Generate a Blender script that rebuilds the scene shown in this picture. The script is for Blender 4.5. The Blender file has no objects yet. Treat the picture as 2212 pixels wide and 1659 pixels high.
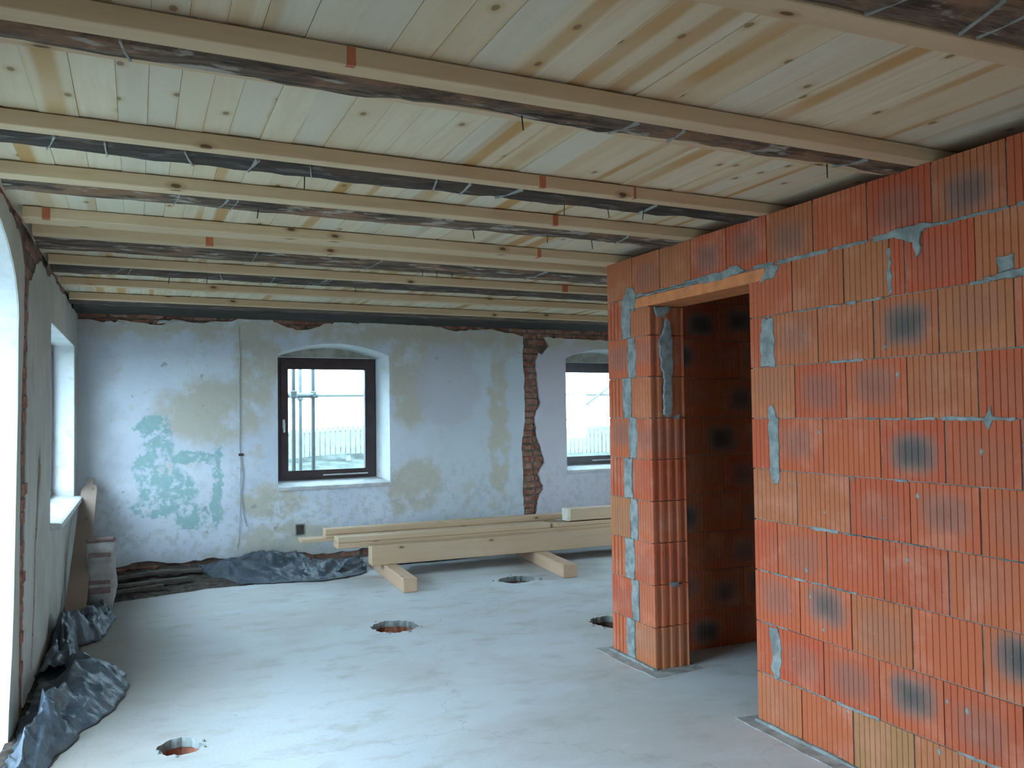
import bpy, bmesh, math, random
from mathutils import Vector, Matrix, noise
from mathutils.geometry import tessellate_polygon

# ------------------------------------------------------------------ camera, sky, exposure
S = bpy.context.scene
COL = S.collection
F_PX, PITCH, ROLL, YAW, CAM_H = 1843.9, 0.03327, -0.01273, 0.41397, 1.545
fw = Vector((math.sin(YAW)*math.cos(PITCH), math.cos(YAW)*math.cos(PITCH), math.sin(PITCH)))
r0 = Vector((math.cos(YAW), -math.sin(YAW), 0)); u0 = r0.cross(fw)
rt = r0*math.cos(ROLL)+u0*math.sin(ROLL); up = -r0*math.sin(ROLL)+u0*math.cos(ROLL)
cd = bpy.data.cameras.new('camera'); cam = bpy.data.objects.new('camera', cd); COL.objects.link(cam)
cd.sensor_width = 36.0; cd.lens = 36.0*F_PX/2212.0; cd.clip_start = 0.02; cd.clip_end = 500
M = Matrix((rt, up, -fw)).transposed().to_4x4(); M.translation = (0, 0, CAM_H)
cam.matrix_world = M
S.camera = cam
w = bpy.data.worlds.new('overcast_sky'); S.world = w; w.use_nodes = True
bg = w.node_tree.nodes['Background']
bg.inputs[0].default_value = (0.57, 0.81, 1.0, 1); bg.inputs[1].default_value = 10.3
vs = S.view_settings
vs.view_transform = 'Standard'; vs.look = 'None'; vs.exposure = 0.46; vs.gamma = 1.0; vs.use_curve_mapping = False
try:
    S.cycles.max_bounces = 10; S.cycles.diffuse_bounces = 7; S.cycles.transparent_max_bounces = 12
    S.cycles.use_denoising = True
    S.cycles.sample_clamp_indirect = 6.0
except Exception:
    pass
PI = math.pi

# ------------------------------------------------------------------ mesh helpers
def link(name, me, mat=None, parent=None, mw=None, loc=None, rz=None, smooth=False):
    o = bpy.data.objects.new(name, me); COL.objects.link(o)
    if me is not None and mat is not None:
        for m in (mat if isinstance(mat, (list, tuple)) else [mat]):
            if len(me.materials) < (len(mat) if isinstance(mat, (list, tuple)) else 1): me.materials.append(m)
    if parent is not None: o.parent = parent
    if mw is not None: o.matrix_basis = mw
    if loc is not None: o.location = loc
    if rz is not None: o.rotation_euler = (0, 0, rz)
    if smooth and me is not None:
        for p in me.polygons: p.use_smooth = True
    return o
def tag(o, label=None, cat=None, group=None, kind=None):
    if label: o['label'] = label
    if cat: o['category'] = cat
    if group: o['group'] = group
    if kind: o['kind'] = kind
    return o
def struct(o, label=None):
    o['kind'] = 'structure'
    if label: o['label'] = label
    return o
def empty(name, loc=(0, 0, 0), rz=0.0):
    o = bpy.data.objects.new(name, None); COL.objects.link(o); o.location = loc; o.rotation_euler = (0, 0, rz)
    o.empty_display_size = 0.1
    return o
def finish(bm, name, bevel=0.0, seg=1):
    if bevel > 0:
        bmesh.ops.bevel(bm, geom=bm.edges[:], offset=bevel, segments=seg, affect='EDGES', clamp_overlap=True)
    bmesh.ops.recalc_face_normals(bm, faces=bm.faces[:])
    me = bpy.data.meshes.new(name); bm.to_mesh(me); bm.free(); return me
def add_box(bm, x0, x1, y0, y1, z0, z1):
    v = [bm.verts.new(c) for c in ((x0,y0,z0),(x1,y0,z0),(x1,y1,z0),(x0,y1,z0),(x0,y0,z1),(x1,y0,z1),(x1,y1,z1),(x0,y1,z1))]
    for f in ((0,3,2,1),(4,5,6,7),(0,1,5,4),(1,2,6,5),(2,3,7,6),(3,0,4,7)): bm.faces.new([v[i] for i in f])
def box_me(name, x0, x1, y0, y1, z0, z1, bevel=0.0):
    bm = bmesh.new(); add_box(bm, x0, x1, y0, y1, z0, z1); return finish(bm, name, bevel)
def slab_me(name, outer, holes=(), y0=0.0, y1=0.1, holes_back=None, outer_back=None, side_mat=0, edge_mat=0):
    """plate in the x-z plane between y0 (front, -y) and y1, holes may splay towards the back"""
    bm = bmesh.new()
    fl = [list(outer)]+[list(h) for h in holes]
    bl = [list(outer_back or outer)]+[list(h) for h in (holes_back or holes)]
    def layer(loops, y):
        vs_ = [[bm.verts.new((p[0], y, p[1])) for p in L] for L in loops]
        flat = [v for L in vs_ for v in L]
        tris = tessellate_polygon([[Vector((p[0], p[1], 0)) for p in L] for L in loops])
        for t in tris:
            try: bm.faces.new([flat[i] for i in t])
            except ValueError: pass
        return vs_
    A = layer(fl, y0); B = layer(bl, y1)
    for li, (a, b) in enumerate(zip(A, B)):
        n = len(a)
        for i in range(n):
            j = (i+1) % n
            try:
                f = bm.faces.new((a[i], a[j], b[j], b[i])); f.material_index = side_mat if li else edge_mat
            except ValueError: pass
    return finish(bm, name)
def jag(pts, amp, step, seed, closed=False):
    rnd = random.Random(seed); out = []
    n = len(pts); rng = range(n if closed else n-1)
    for i in rng:
        a = Vector(pts[i]); b = Vector(pts[(i+1) % n]); d = b-a; L = d.length
        k = max(1, int(L/step)); nrm = Vector((-d.y, d.x))/max(L, 1e-6)
        out.append((a.x, a.y))
        for q in range(1, k):
            t = (q+rnd.uniform(-.3, .3))/k; p = a+d*t+nrm*rnd.uniform(-amp, amp); out.append((p.x, p.y))
    if not closed: out.append(tuple(pts[-1]))
    return out
def tube_me(name, a, b, r, n=10, r2=None):
    a = Vector(a); b = Vector(b); bm = bmesh.new(); d = (b-a); q = d.to_track_quat('Z', 'Y')
    bmesh.ops.create_cone(bm, cap_ends=True, segments=n, radius1=r, radius2=r if r2 is None else r2, depth=d.length,
                          matrix=Matrix.Translation((a+b)/2) @ q.to_matrix().to_4x4())
    me = finish(bm, name)
    for p in me.polygons: p.use_smooth = len(p.vertices) == 4
    return me
def fbm(v, o=4): return noise.fractal(Vector(v), 1.0, 2.0, o)

# ------------------------------------------------------------------ material helpers
class NT:
    def __init__(s, name, rough=0.85, spec=0.3):
        s.m = bpy.data.materials.new(name); s.m.use_nodes = True; s.t = s.m.node_tree
        s.b = s.t.nodes['Principled BSDF']; s.b.inputs['Roughness'].default_value = rough
        s.b.inputs['Specular IOR Level'].default_value = spec
    def n(s, typ, **kw):
        x = s.t.nodes.new(typ)
        for k, v in kw.items(): setattr(x, k, v)
        return x
    def put(s, sock, v):
        if isinstance(v, bpy.types.NodeSocket): s.t.links.new(v, sock)
        elif v is not None:
            if isinstance(v, (tuple, list)) and len(v) == 3 and sock.type == 'RGBA': v = (*v, 1)
            sock.default_value = v
    def obj(s): return s.n('ShaderNodeTexCoord').outputs['Object']
    def pos(s): return s.n('ShaderNodeNewGeometry').outputs['Position']
    def rand(s): return s.n('ShaderNodeObjectInfo').outputs['Random']
    def math(s, op, a, b=None, c=None, clamp=False):
        x = s.n('ShaderNodeMath', operation=op, use_clamp=clamp)
        for i, v in enumerate((a, b, c)): s.put(x.inputs[i], v)
        return x.outputs[0]
    def vm(s, op, a, b=None):
        x = s.n('ShaderNodeVectorMath', operation=op); s.put(x.inputs[0], a)
        if b is not None: s.put(x.inputs[3] if op == 'SCALE' else x.inputs[1], b)
        return x.outputs['Value'] if op in ('LENGTH', 'DOT_PRODUCT', 'DISTANCE') else x.outputs[0]
    def noise(s, vec, scale, detail=5, rough=0.55, dist=0.0, col=False):
        x = s.n('ShaderNodeTexNoise'); s.put(x.inputs['Vector'], vec); x.inputs['Scale'].default_value = scale
        x.inputs['Detail'].default_value = detail; x.inputs['Roughness'].default_value = rough; x.inputs['Distortion'].default_value = dist
        return x.outputs['Color' if col else 'Fac']
    def mr(s, v, a, b, c=0.0, d=1.0, smooth=True):
        x = s.n('ShaderNodeMapRange', interpolation_type='SMOOTHSTEP' if smooth else 'LINEAR'); s.put(x.inputs[0], v)
        for i, q in enumerate((a, b, c, d)): s.put(x.inputs[i+1], q)
        return x.outputs[0]
    def mix(s, f, a, b, mode='MIX'):
        x = s.n('ShaderNodeMix', data_type='RGBA', blend_type=mode); s.put(x.inputs[0], f); s.put(x.inputs[6], a); s.put(x.inputs[7], b)
        return x.outputs[2]
    def attr(s, name):
        x = s.n('ShaderNodeAttribute', attribute_type='OBJECT', attribute_name=name); return x.outputs['Fac']
    def sep(s, v):
        x = s.n('ShaderNodeSeparateXYZ'); s.put(x.inputs[0], v); return x.outputs
    def comb(s, a, b, c):
        x = s.n('ShaderNodeCombineXYZ')
        for i, v in enumerate((a, b, c)): s.put(x.inputs[i], v)
        return x.outputs[0]
    def scale(s, v, k): return s.vm('MULTIPLY', v, k)
    def ell(s, v, c, r, soft=0.25):
        d = s.vm('LENGTH', s.vm('DIVIDE', s.vm('SUBTRACT', v, c), r)); return s.mr(d, 1.0+soft, 1.0-soft)
    def mx(s, *a):
        x = a[0]
        for b in a[1:]: x = s.math('MAXIMUM', x, b)
        return x
    def bump(s, h, strength=0.3, dist=0.01):
        x = s.n('ShaderNodeBump'); x.inputs['Strength'].default_value = strength; x.inputs['Distance'].default_value = dist
        s.put(x.inputs['Height'], h); s.t.links.new(x.outputs[0], s.b.inputs['Normal'])
    def done(s, col, rough=None):
        s.put(s.b.inputs['Base Color'], col)
        if rough is not None: s.put(s.b.inputs['Roughness'], rough)
        return s.m

def m_plain(name, col, rough=0.8, var=0.25, scale=6.0, spec=0.3, bump=0.15):
    k = NT(name, rough, spec); p = k.pos(); n = k.noise(p, scale, 6, .6)
    c = k.mix(k.mr(n, .3, .7), tuple(x*(1-var) for x in col), tuple(min(1, x*(1+var)) for x in col))
    if bump: k.bump(k.noise(p, scale*8, 4), bump, .004)
    return k.done(c)

def m_floor():
    k = NT('concrete_screed', .8, .25); p = k.pos()
    big = k.noise(k.scale(p, (.55, .8, 1)), 1.1, 5, .6, .6); mid = k.noise(k.scale(p, (1, 1.6, 1)), 3.0, 6, .65); fine = k.noise(p, 45, 4)
    c = k.mix(k.mr(big, .44, .60), (.58, .605, .62), (.54, .535, .52))
    c = k.mix(k.math('MULTIPLY', k.mr(mid, .50, .68), .7), c, (.46, .445, .415))
    c = k.mix(k.math('MULTIPLY', k.mr(mid, .45, .25), .5), c, (.66, .68, .69))
    st = k.noise(k.scale(p, (1.2, 9, 1)), 2.2, 5, .6, 1.2)
    c = k.mix(k.math('MULTIPLY', k.mr(st, .62, .75), .35), c, (.70, .71, .72))
    sp = k.noise(p, 14, 2)
    c = k.mix(k.math('MULTIPLY', k.mr(sp, .74, .8), .5), c, (.22, .21, .20))
    # left wall's shadow on the floor, painted in as a brown tone
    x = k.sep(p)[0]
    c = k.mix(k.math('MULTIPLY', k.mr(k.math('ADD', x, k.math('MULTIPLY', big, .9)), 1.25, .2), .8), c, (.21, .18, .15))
    v = k.n('ShaderNodeTexVoronoi', feature='DISTANCE_TO_EDGE'); k.put(v.inputs['Vector'], k.vm('ADD', p, k.scale(k.noise(p, 2.5, 4, .6, 0, True), (.5, .5, .5)))); v.inputs['Scale'].default_value = .42
    c = k.mix(k.math('MULTIPLY', k.mr(v.outputs['Distance'], .003, .0005), .22), c, (.2, .19, .18))
    k.bump(k.math('ADD', k.math('MULTIPLY', mid, .6), k.math('MULTIPLY', fine, .3)), .25, .012)
    return k.done(c)

def m_plaster_far():
    k = NT('old_limewash_plaster_far', .9, .15); p = k.obj()
    wob = k.vm('SUBTRACT', k.noise(p, 5.5, 5, .65, 0, True), (.5, .5, .5))
    q = k.vm('ADD', p, k.scale(wob, (.30, 0, .30))); q = k.vm('MULTIPLY', q, (1, 0, 1))
    n1 = k.noise(p, 1.3, 6, .6); n2 = k.noise(p, 4.0, 6, .65); n3 = k.noise(p, 16, 5, .6)
    c = k.mix(k.mr(n1, .35, .65), (.63, .665, .75), (.71, .75, .81))
    sx = k.sep(p)
    # right of the chase the wash is more pink, the middle bay more green-grey
    c = k.mix(k.math('MULTIPLY', k.mr(sx[0], 4.25, 4.45), .75), c, (.62, .54, .57))
    c = k.mix(k.math('MULTIPLY', k.math('MULTIPLY', k.mr(sx[0], 2.6, 3.3), k.mr(sx[0], 4.4, 4.3)), .55), c, (.55, .59, .585))
    beige = (.56, .50, .385)
    # smooth grey-lilac patching plaster right of the window
    sm = k.ell(q, (3.25, 0, 1.85), (.42, 1, .46), .12)
    be = k.mx(k.mr(k.math('ADD', sx[2], k.math('MULTIPLY', n2, .35)), 2.42, 2.58),
              k.ell(q, (.72, 0, 1.60), (.55, 1, .33)), k.ell(q, (1.13, 0, 2.1), (.22, 1, .5)), k.ell(q, (2.80, 0, 1.95), (.26, 1, .55)),
              k.ell(q, (3.90, 0, 1.35), (.13, 1, 1.1)), k.ell(q, (1.28, 0, .66), (.30, 1, .18)), k.ell(q, (2.68, 0, .72), (.14, 1, .28)),
              k.ell(q, (1.45, 0, .22), (.55, 1, .22)), k.ell(q, (2.9, 0, .75), (.25, 1, .3)))
    be = k.math('MULTIPLY', be, k.mr(n2, .30, .52))
    c = k.mix(k.math('MULTIPLY', be, .85), c, beige)
    c = k.mix(k.math('MULTIPLY', k.mr(k.noise(p, 2.4, 6, .7), .56, .66), .5), c, beige)
    c = k.mix(k.math('MULTIPLY', sm, .8), c, (.58, .555, .59))
    c = k.mix(k.math('MULTIPLY', k.math('MULTIPLY', k.mr(n3, .48, .62), k.mr(sx[2], 1.35, .5)), .45), c, (.43, .46, .43))
    # remains of turquoise paint
    te = k.mx(k.ell(q, (.15, 0, 1.43), (.15, 1, .16), .1), k.ell(q, (.16, 0, 1.08), (.20, 1, .30), .1), k.ell(q, (.28, 0, .82), (.25, 1, .25), .1), k.ell(q, (.22, 0, .66), (.27, 1, .10), .1),
              k.ell(q, (.50, 0, .56), (.18, 1, .11), .1), k.ell(q, (.74, 0, .85), (.06, 1, .42), .1), k.ell(q, (.52, 0, 1.14), (.24, 1, .07), .1))
    te = k.math('MULTIPLY', te, k.mr(k.noise(p, 11, 6, .7), .40, .52))
    c = k.mix(k.math('MULTIPLY', te, .9), c, k.mix(n3, (.22, .41, .405), (.39, .56, .55)))
    # darker towards the left corner and along the foot
    dk = k.mx(k.mr(k.math('ADD', sx[2], k.math('MULTIPLY', n2, .45)), .50, .25), k.math('MULTIPLY', k.mr(k.math('ADD', sx[0], k.math('MULTIPLY', n1, .7)), .28, -.05), .8))
    c = k.mix(k.math('MULTIPLY', dk, .6), c, (.30, .285, .265))
    c = k.mix(k.math('MULTIPLY', k.mr(k.noise(p, 9, 3, .5), .70, .76), .55), c, (.27, .26, .25))
    k.bump(k.math('ADD', n2, k.math('MULTIPLY', n3, .4)), .35, .02)
    return k.done(c)

def m_plaster_left(name='old_plaster_left', a=(.44, .42, .36), b=(.53, .51, .46)):
    k = NT(name, .9, .15); p = k.obj(); n1 = k.noise(p, 1.6, 6, .6); n2 = k.noise(k.scale(p, (2.2, 1, .8)), 3.2, 6, .65); n3 = k.noise(p, 18, 4)
    c = k.mix(k.mr(n1, .35, .65), a, b); c = k.mix(k.math('MULTIPLY', k.mr(n2, .52, .68), .6), c, (.34, .31, .25))
    c = k.mix(k.math('MULTIPLY', k.mr(k.noise(p, 5, 3), .66, .74), .5), c, (.25, .23, .21))
    k.bump(k.math('ADD', n2, k.math('MULTIPLY', n3, .4)), .35, .02)
    return k.done(c)

def m_reveal():
    k = NT('limewashed_reveal', .9, .15); p = k.obj(); n = k.noise(p, 6, 6, .65); n2 = k.noise(p, 2.2, 4)
    c = k.mix(k.mr(n2, .35, .65), (.62, .64, .65), (.72, .73, .72)); c = k.mix(k.math('MULTIPLY', k.mr(n, .55, .66), .55), c, (.45, .62, .62))
    c = k.mix(k.math('MULTIPLY', k.mr(n, .42, .30), .5), c, (.52, .46, .36))
    k.bump(n, .4, .02); return k.done(c)

def m_block():
    k = NT('fired_clay_block', .9, .05); p = k.obj(); r = k.rand(); tint = k.attr('tint'); sm = k.attr('smudge')
    off = k.comb(k.math('MULTIPLY', r, 37), k.math('MULTIPLY', r, 91), k.math('MULTIPLY', r, 53)); q = k.vm('ADD', p, off)
    n1 = k.noise(q, 5, 5, .6); n2 = k.noise(k.scale(q, (14, 14, 1.3)), 3, 4, .6)
    c = k.mix(r, (.46, .090, .046), (.52, .132, .062))
    c = k.mix(tint, c, (.38, .19, .085))
    c = k.mix(k.math('MULTIPLY', k.mr(n1, .48, .72), .5), c, (.57, .235, .15))
    c = k.mix(k.math('MULTIPLY', k.mr(n2, .5, .75), .35), c, (.36, .11, .06))
    s = k.sep(p)
    # fire-flashed core marks
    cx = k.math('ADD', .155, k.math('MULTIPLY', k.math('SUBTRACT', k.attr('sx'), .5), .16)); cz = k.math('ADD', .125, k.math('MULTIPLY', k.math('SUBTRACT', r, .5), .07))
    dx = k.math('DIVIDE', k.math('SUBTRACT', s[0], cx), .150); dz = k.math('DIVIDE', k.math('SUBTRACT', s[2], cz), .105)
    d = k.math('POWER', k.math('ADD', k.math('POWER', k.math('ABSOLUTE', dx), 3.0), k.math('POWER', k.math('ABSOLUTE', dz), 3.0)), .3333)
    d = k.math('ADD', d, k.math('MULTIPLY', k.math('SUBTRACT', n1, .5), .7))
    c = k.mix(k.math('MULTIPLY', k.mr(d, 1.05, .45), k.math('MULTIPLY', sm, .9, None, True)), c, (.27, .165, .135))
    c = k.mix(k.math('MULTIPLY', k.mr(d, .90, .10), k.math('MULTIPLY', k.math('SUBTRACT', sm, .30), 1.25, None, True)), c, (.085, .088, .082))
    # lime bloom and splashes
    c = k.mix(k.math('MULTIPLY', k.mr(k.noise(q, 26, 4, .7), .67, .74), .35), c, (.55, .42, .36))
    k.bump(k.math('ADD', k.math('MULTIPLY', n2, .5), k.noise(k.scale(q, (1, 1, 12)), 12, 3)), .25, .004)
    return k.done(c)

def m_wood(name, pale, dark, along, heart=0.0, knots=.5, rough=.75):
    """along: 0=x, 1=y axis of the grain in world space"""
    k = NT(name, rough, .25); p = k.pos(); r = k.rand()
    off = k.comb(k.math('MULTIPLY', r, 31.7), k.math('MULTIPLY', r, 57.3), k.math('MULTIPLY', r, 17.9)); q = k.vm('ADD', p, off)
    st = (1, 14, 14) if along == 0 else (14, 1, 14)
    g = k.noise(k.scale(q, st), 1.6, 5, .6, .5); g2 = k.noise(k.scale(q, st), 7, 4, .6)
    c = k.mix(k.mr(g, .35, .7), pale, tuple(a*.75+b*.25 for a, b in zip(pale, dark)))
    c = k.mix(k.math('MULTIPLY', k.mr(g2, .55, .75), .3), c, tuple(a*.5+b*.5 for a, b in zip(pale, dark)))
    c = k.mix(k.math('MULTIPLY', k.math('SUBTRACT', k.math('FRACT', k.math('MULTIPLY', r, 13.1)), .35), .85, None, True), c, tuple(a*.55+b*.45 for a, b in zip(pale, dark)))
    if heart:
        ob = k.obj(); ox = k.sep(ob)[0]
        r2 = k.math('FRACT', k.math('MULTIPLY', r, 7.77)); r3 = k.math('FRACT', k.math('MULTIPLY', r, 3.33))
        wv = k.math('MULTIPLY', k.math('SUBTRACT', k.noise(k.scale(q, (1, .6, 1)), 1.2, 3), .5), .35)
        d = k.math('ABSOLUTE', k.math('SUBTRACT', k.math('ADD', ox, wv), r3))
        on = k.mr(r2, 1-heart-.05, 1-heart+.05)
        c = k.mix(k.math('MULTIPLY', k.math('MULTIPLY', k.mr(d, .36, .16), on), k.mr(k.noise(k.scale(q, (1, .9, 1)), 1.3, 2), .35, .6, .3, .95)), c, dark)
        r4 = k.math('FRACT', k.math('MULTIPLY', r, 23.9)); c = k.mix(k.math('MULTIPLY', k.mr(r4, .66, .8), .42), c, (.61, .59, .49))
        edge = k.mx(k.mr(ox, .14, .0), k.mr(ox, .86, 1.0)); c = k.mix(k.math('MULTIPLY', k.math('MULTIPLY', edge, k.mr(k.noise(k.scale(q, (1, 1.1, 1)), 1.5, 3), .5, .65)), .6), c, (.58, .38, .17))
    if knots:
        sq = k.sep(q); v = k.n('ShaderNodeTexVoronoi', voronoi_dimensions='2D'); k.put(v.inputs['Vector'], k.comb(k.math('MULTIPLY', sq[0], 1.3), k.math('MULTIPLY', k.math('ADD', sq[1], sq[2]), 3.0), 0) if along == 0 else k.comb(k.math('MULTIPLY', sq[0], 2.6), k.math('MULTIPLY', sq[1], 1.6), 0)); v.inputs['Scale'].default_value = 1.3
        kd = v.outputs['Distance']
        c = k.mix(k.math('MULTIPLY', k.mr(kd, .10, .045), knots*.5), c, dark)
        c = k.mix(k.math('MULTIPLY', k.mr(kd, .045, .025), knots), c, tuple(x*.3 for x in dark))
    k.bump(g2, .15, .003); return k.done(c)

def m_oldwood():
    k = NT('old_dark_log', .9, .15); p = k.pos(); r = k.rand(); q = k.vm('ADD', p, k.comb(k.math('MULTIPLY', r, 31.7), 0, k.math('MULTIPLY', r, 17.9)))
    g = k.noise(k.scale(q, (1, 9, 9)), 2.2, 6, .7, .6); n = k.noise(k.scale(q, (1, 2.2, 2.2)), 3.2, 5, .65)
    c = k.mix(k.mr(g, .35, .65), (.045, .034, .028), (.20, .14, .10))
    c = k.mix(k.math('MULTIPLY', k.mr(n, .48, .62), .8), c, (.28, .155, .09))
    c = k.mix(k.math('MULTIPLY', k.mr(k.noise(k.scale(q, (1, 3, 3)), 5.5, 4, .6), .54, .64), .8), c, (.44, .385, .33))
    c = k.mix(k.attr('char_shade'), c, (.040, .036, .033))
    k.bump(g, .6, .02); return k.done(c)

def m_brick():
    k = NT('old_red_brick', .92, .1); p = k.pos(); r = k.rand(); n = k.noise(p, 14, 5, .65)
    c = k.mix(r, (.25, .085, .055), (.30, .15, .105)); c = k.mix(k.mr(n, .42, .7), c, (.36, .25, .20))
    c = k.mix(k.math('MULTIPLY', k.mr(k.noise(p, 4, 3), .5, .7), .5), c, (.13, .08, .06))
    k.bump(n, .6, .012); return k.done(c)

def m_membrane():
    k = NT('dark_blue_grey_membrane', .42, .5); p = k.pos(); n = k.noise(p, 5, 5, .6)
    c = k.mix(k.mr(n, .35, .7), (.030, .042, .058), (.075, .095, .118)); c = k.mix(k.math('MULTIPLY', k.mr(k.noise(p, 9, 4), .55, .7), .5), c, (.13, .12, .105))
    k.bump(k.noise(p, 13, 4, .6), .5, .02); return k.done(c)

def m_glass():
    m = bpy.data.materials.new('window_glass'); m.use_nodes = True; t = m.node_tree; t.nodes.clear()
    o = t.nodes.new('ShaderNodeOutputMaterial'); mx = t.nodes.new('ShaderNodeMixShader'); tr = t.nodes.new('ShaderNodeBsdfTransparent'); gl = t.nodes.new('ShaderNodeBsdfGlossy')
    tr.inputs[0].default_value = (.93, .97, .97, 1); gl.inputs['Roughness'].default_value = .03; mx.inputs[0].default_value = .05
    t.links.new(tr.outputs[0], mx.inputs[1]); t.links.new(gl.outputs[0], mx.inputs[2]); t.links.new(mx.outputs[0], o.inputs[0]); return m

MF = m_floor(); MPF = m_plaster_far(); MPL = m_plaster_left(); MREV = m_reveal(); MBLK = m_block(); MBR = m_brick()
MBOARD = m_wood('spruce_ceiling_board', (.71, .615, .445), (.50, .285, .10), 1, heart=.45, knots=.7)
MJOIST = m_wood('new_spruce_joist', (.66, .49, .31), (.38, .20, .09), 0, knots=.9)
MJOISTY = m_wood('new_spruce_bearer', (.62, .42, .29), (.42, .22, .12), 1, knots=.5)
MSTACK = m_wood('stacked_spruce', (.64, .475, .325), (.40, .22, .11), 0, knots=.8)
MPLANK = m_wood('dusty_brown_plank', (.27, .20, .16), (.22, .13, .09), 1, knots=.4)
MOLD = m_oldwood()
MMORT = m_plain('grey_mortar', (.245, .265, .255), .95, .3, 18, .1, .5)
MCORE = m_plain('mortar_bed_core', (.27, .20, .165), .95, .3, 20, .1, .4)
MRUB = m_plain('rubble_masonry_core', (.17, .125, .10), .95, .4, 9, .1, .6)
MFELT = m_plain('bitumen_felt', (.34, .345, .33), .8, .3, 12, .3, .3)
MMEM = m_membrane(); MGLASS = m_glass()
MFRAME = m_plain('dark_brown_window_paint', (.055, .034, .036), .4, .2, 8, .5, .05)
MSILL = m_plain('pale_window_sill', (.55, .55, .54), .7, .15, 9, .3, .2)
MTYMP = m_plain('grey_render_infill', (.36, .34, .29), .9, .25, 7, .1, .3)
MRED = m_plain('red_mark_paint', (.48, .15, .07), .7, .1, 30, .2, 0)
MDIRT = m_plain('dark_earth', (.075, .062, .052), .95, .4, 10, .1, .8)
MTERR = m_plain('red_terracotta', (.42, .16, .10), .9, .3, 14, .1, .5)
MSACK = m_plain('dusty_paper_sack', (.31, .29, .27), .75, .2, 10, .3, .2)
MSACKB = m_plain('brown_sack_print', (.20, .13, .12), .8, .2, 20, .2, .1)
MSTEEL = m_plain('galvanised_scaffold_tube', (.19, .225, .235), .5, .1, 6, .5, 0)
MFENCE = m_plain('weathered_fence_picket', (.23, .245, .24), .85, .12, 8, .2, .1)
MGRASS = m_plain('pale_outdoor_ground', (.085, .10, .09), .95, .45, 2.2, .1, .2)
MSTONE = m_plain('pale_garden_stone', (.20, .21, .20), .9, .3, 5, .1, .4)
MWHITE = m_plain('white_plastic', (.75, .75, .76), .5, .05, 5, .4, 0)
MCABLE = m_plain('grey_cable_sheath', (.34, .34, .35), .6, .1, 5, .3, 0)

# ------------------------------------------------------------------ room numbers (metres; X across, Y into the room)
ZC = 2.555          # underside of ceiling boards
BX = 2.823          # front face of the clay block wall
FA = 0.0669         # far wall runs slightly askew
ML = Matrix.Translation((-.5785, 0, 0)) @ Matrix.Rotation(PI/2-.0064, 4, 'Z')     # left wall: x along the wall, y out of the room
MFW = Matrix.Translation((0, 9.02, 0)) @ Matrix.Rotation(FA, 4, 'Z')              # far wall
XR = 6.6; YB = -2.3; ZT = 2.72

# ------------------------------------------------------------------ floor with four broken-out holes
holes = [
    [(1.55, 6.13), (1.60, 6.22), (1.70, 6.28), (1.80, 6.25), (1.87, 6.17), (1.89, 6.03), (1.80, 5.94), (1.69, 5.91), (1.58, 5.97)],
    [(3.03, 7.27), (3.09, 7.38), (3.19, 7.43), (3.33, 7.41), (3.40, 7.31), (3.36, 7.18), (3.24, 7.12), (3.12, 7.12)],
    [(3.04, 5.58), (3.12, 5.67), (3.25, 5.68), (3.38, 5.58), (3.36, 5.42), (3.24, 5.33), (3.10, 5.34), (3.05, 5.46)],
    [(.085, 4.37), (.13, 4.44), (.20, 4.47), (.26, 4.41), (.30, 4.31), (.25, 4.25), (.17, 4.235), (.11, 4.28)]]
hj = [jag(h, .014, .022, 40+i, True) for i, h in enumerate(holes)]
bm = bmesh.new()
outer = [(-1.1, YB-.1), (XR+.1, YB-.1), (XR+.1, 9.7), (-1.1, 9.7)]
me = slab_me('floor', [(x, y) for x, y in outer], hj, 0.0, .045, side_mat=1)
bm.free()
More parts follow.
